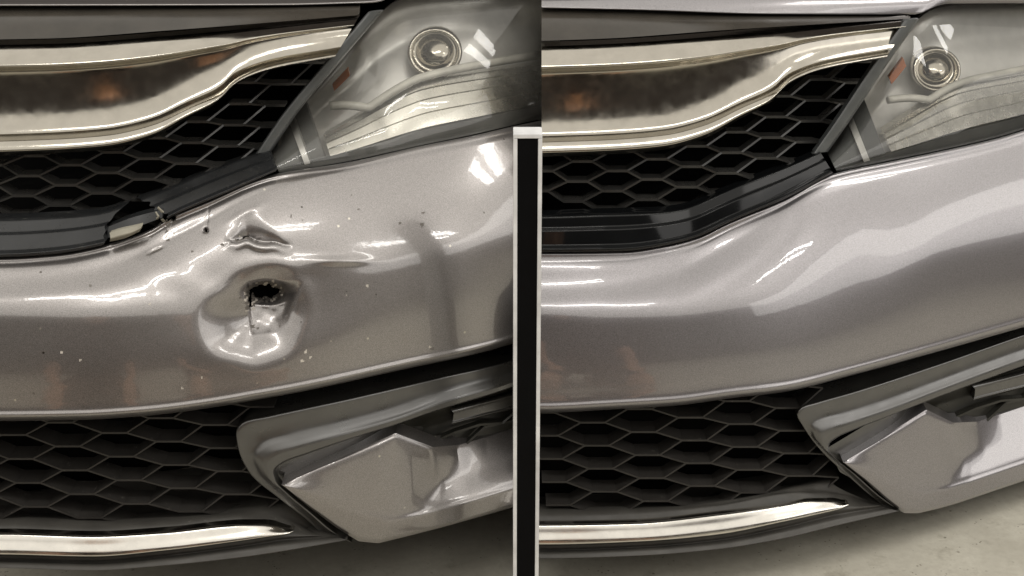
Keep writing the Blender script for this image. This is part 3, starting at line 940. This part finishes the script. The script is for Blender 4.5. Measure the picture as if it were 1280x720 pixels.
    grid('housing', lampgrid(0.0, 1, 0.0, 1, lambda u, w: 0.018 + 0.07 * smooth01(u / 0.2) * smooth01(w / 0.45) * (1 - 0.5 * smooth01((w - .7) / .3)), 60, 40), M['housing'], lens)
    # dark seal along the lower and inner edges
    grid('seal', lampgrid(0.0, 1, 0.0, 0.10, lambda u, w: 0.006 + 0 * u, 80, 6), M['housing_dark'], lens, rim=(0, .01, 0))
    grid('seal', lampgrid(0.0, 0.17, 0.10, 1, lambda u, w: 0.010 + 0.01 * u, 16, 40), M['housing_dark'], lens, rim=(0, .01, 0))
    grid('seal', lampgrid(0.095, 0.115, 0.08, 1, lambda u, w: 0.004 + 0 * u, 6, 40), M['housing'], lens, rim=(0, .01, 0))
    # stepped light guide bands
    for w0, w1, d0, d1 in ((0.115, 0.205, 0.010, 0.0135), (0.213, 0.295, 0.020, 0.023), (0.303, 0.365, 0.030, 0.033), (0.373, 0.42, 0.040, 0.043)):
        grid('reflector', lampgrid(0.19, 1, w0, w1, lambda u, w: d0 + (d1 - d0) * (w - w0) / (w1 - w0), 70, 8), M['bright_reflector'], lens, rim=(0, .02, 0))
    # bent running light tube
    mb = MB()
    uu = np.concatenate([np.linspace(0.24, 0.36, 10), np.linspace(0.37, 1.0, 26)])
    ww = np.concatenate([np.linspace(0.70, 0.44, 10), np.linspace(0.43, 0.50, 26)])
    mb.tube(lampP(uu, ww, 0.034 + 0 * uu), 0.006, 10)
    mb.build('running_light', M['cream'], lens, smooth=True)
    # projector bowl with its ring
    c0 = lampP(np.array([0.62 if dirty else 0.42]), np.array([0.60]), np.array([0.045]))[0]
    mb = MB()
    ring = [(0.050, 0.02), (0.052, 0.0), (0.047, -0.006), (0.043, 0.0), (0.040, 0.012), (0.033, 0.004), (0.022, -0.004), (0.010, -0.008), (0.0005, -0.009)]
    nn = 28
    for r_, dy_ in ring:
        for k in range(nn):
            a_ = 2 * math.pi * k / nn
            mb.v.append([c0[0] + r_ * 0.75 * math.cos(a_), c0[1] + dy_ + 0.3 * r_ * math.sin(a_), c0[2] + 0.62 * r_ * math.sin(a_)])
    for i in range(len(ring) - 1):
        for k in range(nn):
            c = (k + 1) % nn
            mb.f.append((i * nn + k, i * nn + c, (i + 1) * nn + c, (i + 1) * nn + k))
    mb.build('projector', M['chrome'], lens, smooth=True)
    grid('side_reflector', lampgrid(0.27, 0.335, 0.80, 0.88, lambda u, w: 0.03 + 0 * u, 8, 6), M['amber'], lens, rim=(0, .01, 0))

    # ---- lower grille mesh
    Lw = D['low']
    mb = MB()

    def at_lo(c, r):
        x = Lw['x'](c, r)
        return x, float(Lw['y'](x, r, D['f6']))
    for c in range(*Lw['cols']):
        for r2 in range(Lw['rows'][0] * 2, Lw['rows'][1] * 2):
            if (r2 + c) % 2:
                continue
            r = r2 / 2
            x, y = at_lo(c, r)
            if x < x0 + (10 if dirty else -30) or x > base + 350 or y > 655 or y < 480:
                continue
            if side == 'right' and x < 660:
                continue
            h = Lw['half']
            mb.strut((x - h, y), (x + h, y), 2.3, S, 0.050, 0.032)
            for dr in (-0.5, 0.5):
                nx_, ny_ = at_lo(c + 1, r + dr)
                if nx_ > base + 380:
                    continue
                mb.strut((x + h, y), (nx_ - h, ny_), 1.9, S, 0.050, 0.032)
    mb.build('lower_grille', M['mesh_low'], root)

    # ---- splitter with its chrome strip
    offs = [0.095, 0.040, 0.030, 0.016, 0.018, 0.006, -0.001]
    cs = []
    for k, (c, o) in enumerate(zip(D['sp'], offs)):
        cs.append((c, o))
        if k == 0:
            cs.append(([(p[0], p[1] * .5 + q[1] * .5) for p, q in zip(c, D['sp'][1])], 0.055))
    G, _ = loft(cs, 90, 64, S)
    G = np.concatenate([G, (G[-1] + np.array([0, 0.02, 0.002]))[None], (G[-1] + np.array([0, 0.22, 0.02]))[None]])
    spl = grid('splitter', G, M['matte_black'], root)
    cu, cl = D['chrome_up'], D['chrome_lo']
    mid = [((a[0] + b[0]) / 2, a[1] * .25 + b[1] * .75) for a, b in zip(cu, cl)]
    fr = lambda t: [(a[0] * (1 - t) + b[0] * t, a[1] * (1 - t) + b[1] * t) for a, b in zip(cu, cl)]
    G, _ = loft([(cu, 0.022), (fr(.06), 0.016), (fr(.45), 0.0095), (fr(.80), 0.004), (fr(.93), 0.003), (cl, 0.008)], 90, 30, S)
    grid('chrome_strip', G, M['chrome_strip'], spl, rim=(0, 0.012, 0))

    # ---- fog lamp surround
    bz = D['bz']
    nb = 120
    o_out = lambda t: 0.045 + 0 * t
    bl_ = lambda a, b, t: [(p[0] * (1 - t) + q[0] * t, p[1] * (1 - t) + q[1] * t) for p, q in zip(bz[a], bz[b])]
    G, Q = loft([([(p[0], p[1] - 1) for p in bz['outer']], 0.050), (bz['outer'], 0.031), (bl_('outer', 'ridge', .1), 0.0275), (bl_('outer', 'ridge', .4), 0.0265),
                 (bl_('outer', 'ridge', .70), 0.0240), (bz['ridge'], 0.0180), (bl_('ridge', 'inner', .4), 0.0132),
                 (bl_('ridge', 'inner', .6), 0.0122), (bl_('ridge', 'inner', .9), 0.0122), (bz['inner'], 0.016)], nb, 90, S)
    bez = grid('fog_lamp_bezel', G, M['bezel'], root, rim=(0, 0.05, 0))
    G, _ = loft([(D['plate'][0], [0.030, 0.034, 0.075, 0.085, 0.085]), (D['plate'][1], [0.030, 0.040, 0.080, 0.085, 0.085])], 40, 10, S)
    grid('bezel_recess', G, M['bezel'], bez)
    # fog lamp: dark cup, a straight bright-edged fin, and a band of mesh under it
    fx, fy = (0, 0) if side == 'left' else (652, -30)
    o_ = lambda pts: [(p[0] + fx, p[1] + fy) for p in pts]
    G, _ = loft([(o_([(500, 530), (553, 511), (641, 484), (676, 465)]), 0.0460), (o_([(512, 540), (553, 528), (641, 502), (676, 483)]), 0.0700),
                 (o_([(524, 552), (550, 549), (641, 520), (676, 500)]), 0.0660), (o_([(530, 561), (550, 566), (641, 541), (676, 521)]), 0.0640)], 50, 30, S)
    fog = grid('fog_lamp', G, M['fog_dark'], root)
    lo_ = [(o_([(566, 509.5), (600, 500), (641, 488.5), (676, 470)]), 0.0600), (o_([(562, 511), (600, 502), (641, 490.5), (676, 472)]), 0.0420),
           (o_([(566, 515), (600, 505.5), (641, 494), (676, 475.5)]), 0.0360), (o_([(567, 517), (600, 507.5), (641, 496), (676, 477.5)]), 0.0390),
           (o_([(566, 526), (600, 517), (641, 506), (676, 488)]), 0.0420), (o_([(565, 529), (600, 520), (641, 509), (676, 491)]), 0.0390), (o_([(566, 531), (600, 522), (641, 511), (676, 493)]), 0.0500)]
    G, _ = loft(lo_, 40, 36, S)
    fin = grid('fog_lamp_fin', G, M['bezel'], fog, rim=(0, 0.02, 0))
    mb = MB()
    for a_, b_ in (((532, 557), (568, 541)), ((568, 541), (600, 531)), ((582, 556), (606, 534)), ((606, 534), (628, 529)), ((600, 531), (628, 529)), ((628, 529), (652, 508)), ((628, 529), (655, 524)), ((655, 524), (672, 506))):
        mb.strut(*o_([a_, b_]), 2.6, S, 0.050, 0.012)
    mb.build('fog_lamp_mesh', M['fog_dark'], fog)

    # ---- silver corner panel
    T, Bo = D['silver_t'], D['silver_b']
    #      tip ............ peak  crease  then the bright hollow beyond it
    oT = [0.010, 0.012, 0.014, 0.016, 0.018, 0.044, 0.056, 0.060, 0.060]
    oM = [0.006, 0.006, 0.005, 0.004, 0.003, 0.019, 0.026, 0.028, 0.028]
    o2_ = [0.004, 0.001, -0.001, -0.004, -0.007, -0.003, -0.001, -0.001, -0.001]
    o3_ = [0.004, 0.001, -0.002, -0.006, -0.010, -0.008, -0.007, -0.007, -0.007]
    oB = [0.006, 0.003, 0.000, -0.004, -0.008, -0.007, -0.007, -0.007, -0.007]
    lerp = lambda a, b, t: [(p[0] * (1 - t) + q[0] * t, p[1] * (1 - t) + q[1] * t) for p, q in zip(a, b)]
    G, Q = loft([(T, [v_ + .004 for v_ in oT]), (lerp(T, Bo, .04), oT), (lerp(T, Bo, 0.38), oM), (lerp(T, Bo, .70), o2_), (lerp(T, Bo, 0.80), o3_), (lerp(T, Bo, 0.96), oB), (Bo, [v_ + .006 for v_ in oB])], 150, 90, S, False)
    grid('corner_panel', G, paint, root, rim=(0, 0.03, 0.002), angle=11)
    # ---- underbody that shades the floor
    xa, xb = sorted((P(x0 - 4, 500, 0.2)[0], P(x1, 500, 0.3)[0]))
    V = []
    cols = np.linspace(x0, x1, 30)
    pts = P(cols, D['f6'](cols), S(cols) + 0.22)
    pts[:, 2] = 0.215
    back = pts.copy()
    back[:, 1] = 2.6
    grid('underbody', np.array([pts, back]), M['void'], root, rim=(0, 0, 0.02))

    # ---- breakage
    if dirty:
        # cavity behind the broken trim: pale foam lip and a dark support
        G, _ = loft([([(134, 284), (165, 272), (203, 262)], 0.115), ([(134, 298), (165, 286), (203, 272)], 0.105)], 20, 8, S)
        grid('trim_support', G, M['gloss_black_dirty'], root, rim=(0, 0.02, 0))
        G, _ = loft([([(137, 291), (150, 287), (164, 284), (177, 281)], 0.094), ([(138, 298), (152, 294), (166, 290), (176, 285)], 0.086), ([(137, 302), (152, 299), (165, 294), (175, 288)], 0.092)], 26, 10, S)
        g = grid('bumper_tab', G, M['foam'], root, rim=(0, 0.008, 0))
        g['label'] = 'pale broken plastic tab showing in the gap of the trim'
        rng = random.Random(5)
        mb = MB()
        for (px, py, n_) in ((203, 274, 3), (199, 265, 2), (168, 291, 2)):
            for k in range(n_):
                x, y = px + rng.uniform(-6, 6), py + rng.uniform(-3.5, 3.5)
                off = float(O0(x)) * (1.0 if py < 300 else 0.12) + (0.024 if py > 350 else 0.0) + rng.uniform(-.008, .0)
                off = off if py < 300 else max(off, 0.012)
                p = P(x, y, float(S(x)) + off)
                r_ = rng.uniform(0.0006, 0.0018)
                ax = Vector((rng.uniform(-1, 1), rng.uniform(-1, 1), rng.uniform(-1, 1))).normalized()
                q = Vector(p)
                b1 = ax.orthogonal().normalized()
                b2 = ax.cross(b1)
                L = r_ * rng.uniform(1.5, 3.5)
                A4 = [q + b1 * r_ + ax * L, q + b2 * r_ * .4 + ax * L * .8, q - b1 * r_ * .7 + ax * L, q - b2 * r_ * .5 + ax * L * 1.1]
                B4 = [q + b1 * r_ - ax * L, q + b2 * r_ - ax * L, q - b1 * r_ - ax * L * .7, q - b2 * r_ - ax * L]
                mb.hexa(A4, B4)
        g = mb.build('plastic_splinters', M['foam'], root)
        g['kind'] = 'stuff'
    return S


left = thing('car', (-0.35, 0.6, 0), 'dusty silver car front with a dented, torn bumper and snapped black grille trim', 'car', 'silver car fronts either side of the divider')
right = thing('car', (0.35, 0.6, 0), 'clean silver car front with a smooth repaired bumper and unbroken glossy black grille trim', 'car', 'silver car fronts either side of the divider')
S_left = build_car('left', left, True)
S_right = build_car('right', right, False)

# ------------------------------------------------------------------ divider board standing between the two
yb = 0.0
tl = P(641.5, 168, yb)
tr = P(678, 168, yb)
w5 = 0.0052
board = thing('divider_board', ((tl[0] + tr[0]) / 2, yb, 0), 'narrow black upright board with white edging between the two silver cars', 'board')


def box(name, x0, x1, y0, y1, z0, z1, m, parent, bev=0.0006):
    bm = bmesh.new()
    bmesh.ops.create_cube(bm, size=1)
    for v in bm.verts:
        v.co = ((x0 + x1) / 2 + v.co.x * (x1 - x0), (y0 + y1) / 2 + v.co.y * (y1 - y0), (z0 + z1) / 2 + v.co.z * (z1 - z0))
    bmesh.ops.bevel(bm, geom=bm.edges[:], offset=bev, segments=2, affect='EDGES')
    V = [v.co[:] for v in bm.verts]
    Fc = [[v.index for v in f.verts] for f in bm.faces]
    bm.free()
    return link(name, V, Fc, m, parent, smooth=False)


xl, xr, zt = tl[0], tr[0], tl[2]
box('panel', xl + w5, xr - w5, yb + 0.002, yb + 0.034, 0.006, zt - w5, M['board_black'], board)
box('edge_strip', xl, xl + w5 - .0002, yb, yb + 0.034, 0.004, zt - w5 - .0002, M['board_white'], board)
box('edge_strip', xr - w5 + .0002, xr, yb, yb + 0.034, 0.004, zt - w5 - .0002, M['board_white'], board)
box('top_strip', xl, xr, yb, yb + 0.034, zt - w5, zt, M['board_white'], board)
box('foot', xl - 0.0, xr + 0.0, yb - 0.06, yb + 0.05, 0.0, 0.0035, M['board_black'], board)

# ------------------------------------------------------------------ the two people who kneel before the cars (seen only as reflections)
M['skin'] = plastic('skin', (0.66, 0.36, 0.22), 0.5, 0.4)
M['shirt'] = plastic('dark_cotton', (0.030, 0.024, 0.022), 0.9, 0.2)
M['shorts'] = plastic('brown_cotton', (0.055, 0.040, 0.034), 0.9, 0.2)
M['hair'] = plastic('dark_hair', (0.02, 0.014, 0.01), 0.6, 0.3)


def fleshed(name, chains, m, parent, voxel=0.012):
    """one continuous surface grown round chains of (x, y, z, radius)"""
    V, Fc = [], []
    n = 14
    for ch in chains:
        pts = [Vector(c[:3]) for c in ch]
        rr = [c[3] for c in ch]
        # rounded ends
        d0 = (pts[0] - pts[1]).normalized()
        d1 = (pts[-1] - pts[-2]).normalized()
        pts = [pts[0] + d0 * rr[0] * .98, pts[0] + d0 * rr[0] * .7] + pts + [pts[-1] + d1 * rr[-1] * .7, pts[-1] + d1 * rr[-1] * .98]
        rr = [rr[0] * .2, rr[0] * .72] + rr + [rr[-1] * .72, rr[-1] * .2]
        b = len(V)
        u = None
        for i_, p in enumerate(pts):
            t = (pts[min(i_ + 1, len(pts) - 1)] - pts[max(i_ - 1, 0)]).normalized()
            u = (t.orthogonal() if u is None else u - t * u.dot(t)).normalized()
            w = t.cross(u)
            for k in range(n):
                a = 2 * math.pi * k / n
                V.append(tuple(p + rr[i_] * (math.cos(a) * u + math.sin(a) * w)))
        L = len(pts)
        for i_ in range(L - 1):
            for k in range(n):
                c = (k + 1) % n
                Fc.append((b + i_ * n + k, b + i_ * n + c, b + (i_ + 1) * n + c, b + (i_ + 1) * n + k))
        Fc.append(tuple(b + k for k in range(n))[::-1])
        Fc.append(tuple(b + (L - 1) * n + k for k in range(n)))
    me = bpy.data.meshes.new(name)
    me.from_pydata(V, [], Fc)
    me.materials.append(m)
    o = bpy.data.objects.new(name, me)
    COL.objects.link(o)
    o.parent = parent
    rm = o.modifiers.new('remesh', 'REMESH')
    rm.mode = 'VOXEL'
    rm.voxel_size = voxel
    rm.use_smooth_shade = True
    sm = o.modifiers.new('smooth', 'SMOOTH')
    sm.iterations = 4
    return o


def person(x, y, rz, label):
    """kneeling back on the heels, knees apart, hands on the thighs"""
    t = thing('person', (x, y, 0), label, 'person', 'people kneeling in front of the bumpers')
    t.rotation_euler = (0, 0, rz)
    body = [[(0, -.06, .26, .13), (0, -.05, .42, .125), (0, -.02, .58, .14), (0, 0, .70, .10), (0, .02, .80, .055), (0, .04, .88, .055)],
            [(0, .05, .93, .075), (0, .04, 1.0, .095), (0, .03, 1.04, .085)],
            [(0, .13, .97, .018), (0, .15, .955, .016)],
            [(-.085, .04, .98, .018), (-.085, .03, .995, .016)], [(.085, .04, .98, .018), (.085, .03, .995, .016)]]
    for s_ in (-1, 1):
        body.append([(s_ * .12, 0, .23, .10), (s_ * .20, .22, .16, .085), (s_ * .27, .45, .095, .068)])
        body.append([(s_ * .27, .45, .085, .066), (s_ * .22, .22, .065, .056), (s_ * .14, -.06, .05, .042), (s_ * .11, -.16, .035, .03)])
        body.append([(s_ * .17, 0, .69, .062), (s_ * .26, .06, .52, .048), (s_ * .28, .12, .40, .042)])
        body.append([(s_ * .28, .12, .40, .042), (s_ * .25, .24, .30, .034), (s_ * .22, .31, .27, .027)])
        hx, hy, hz = s_ * .215, .35, .265
        body.append([(hx, hy - .03, hz, .028), (hx, hy + .03, hz - .01, .032)])
        for fx, L in ((-.030, .06), (-.010, .075), (.010, .07), (.030, .055)):
            body.append([(hx + fx, hy + .04, hz - .012, .010), (hx + fx * 1.2, hy + .04 + L * .6, hz - .025, .0095), (hx + fx * 1.3, hy + .04 + L, hz - .055, .008)])
        body.append([(hx - s_ * .025, hy - .01, hz, .012), (hx - s_ * .055, hy + .03, hz - .01, .010)])
    fleshed('body', body, M['skin'], t, 0.008)
    fleshed('shirt', [[(0, -.06, .27, .155), (0, -.05, .42, .150), (0, -.02, .58, .165), (0, 0, .70, .125), (0, .02, .75, .08)],
                      [(-.13, 0, .68, .09), (-.19, .02, .64, .082), (-.245, .05, .54, .072)], [(.13, 0, .68, .09), (.19, .02, .64, .082), (.245, .05, .54, .072)]], M['shirt'], t)
    fleshed('shorts', [[(-.08, -.05, .25, .14), (.08, -.05, .25, .14)], [(-.12, 0, .23, .125), (-.20, .22, .16, .108), (-.222, .29, .145, .104)],
                       [(.12, 0, .23, .125), (.20, .22, .16, .108), (.222, .29, .145, .104)]], M['shorts'], t)
    fleshed('hair', [[(0, .00, 1.0, .088), (0, .015, 1.06, .09)]], M['hair'], t)


person(-0.58, -1.58, 0.0, 'person in dark shirt and brown shorts kneeling before the dented bumper, seen as a reflection')
person(0.50, -1.74, 0.0, 'person in dark shirt and brown shorts kneeling before the repaired bumper, seen as a reflection')
for o in bpy.data.objects:
    if 'origin' in o.keys():
        del o['origin']
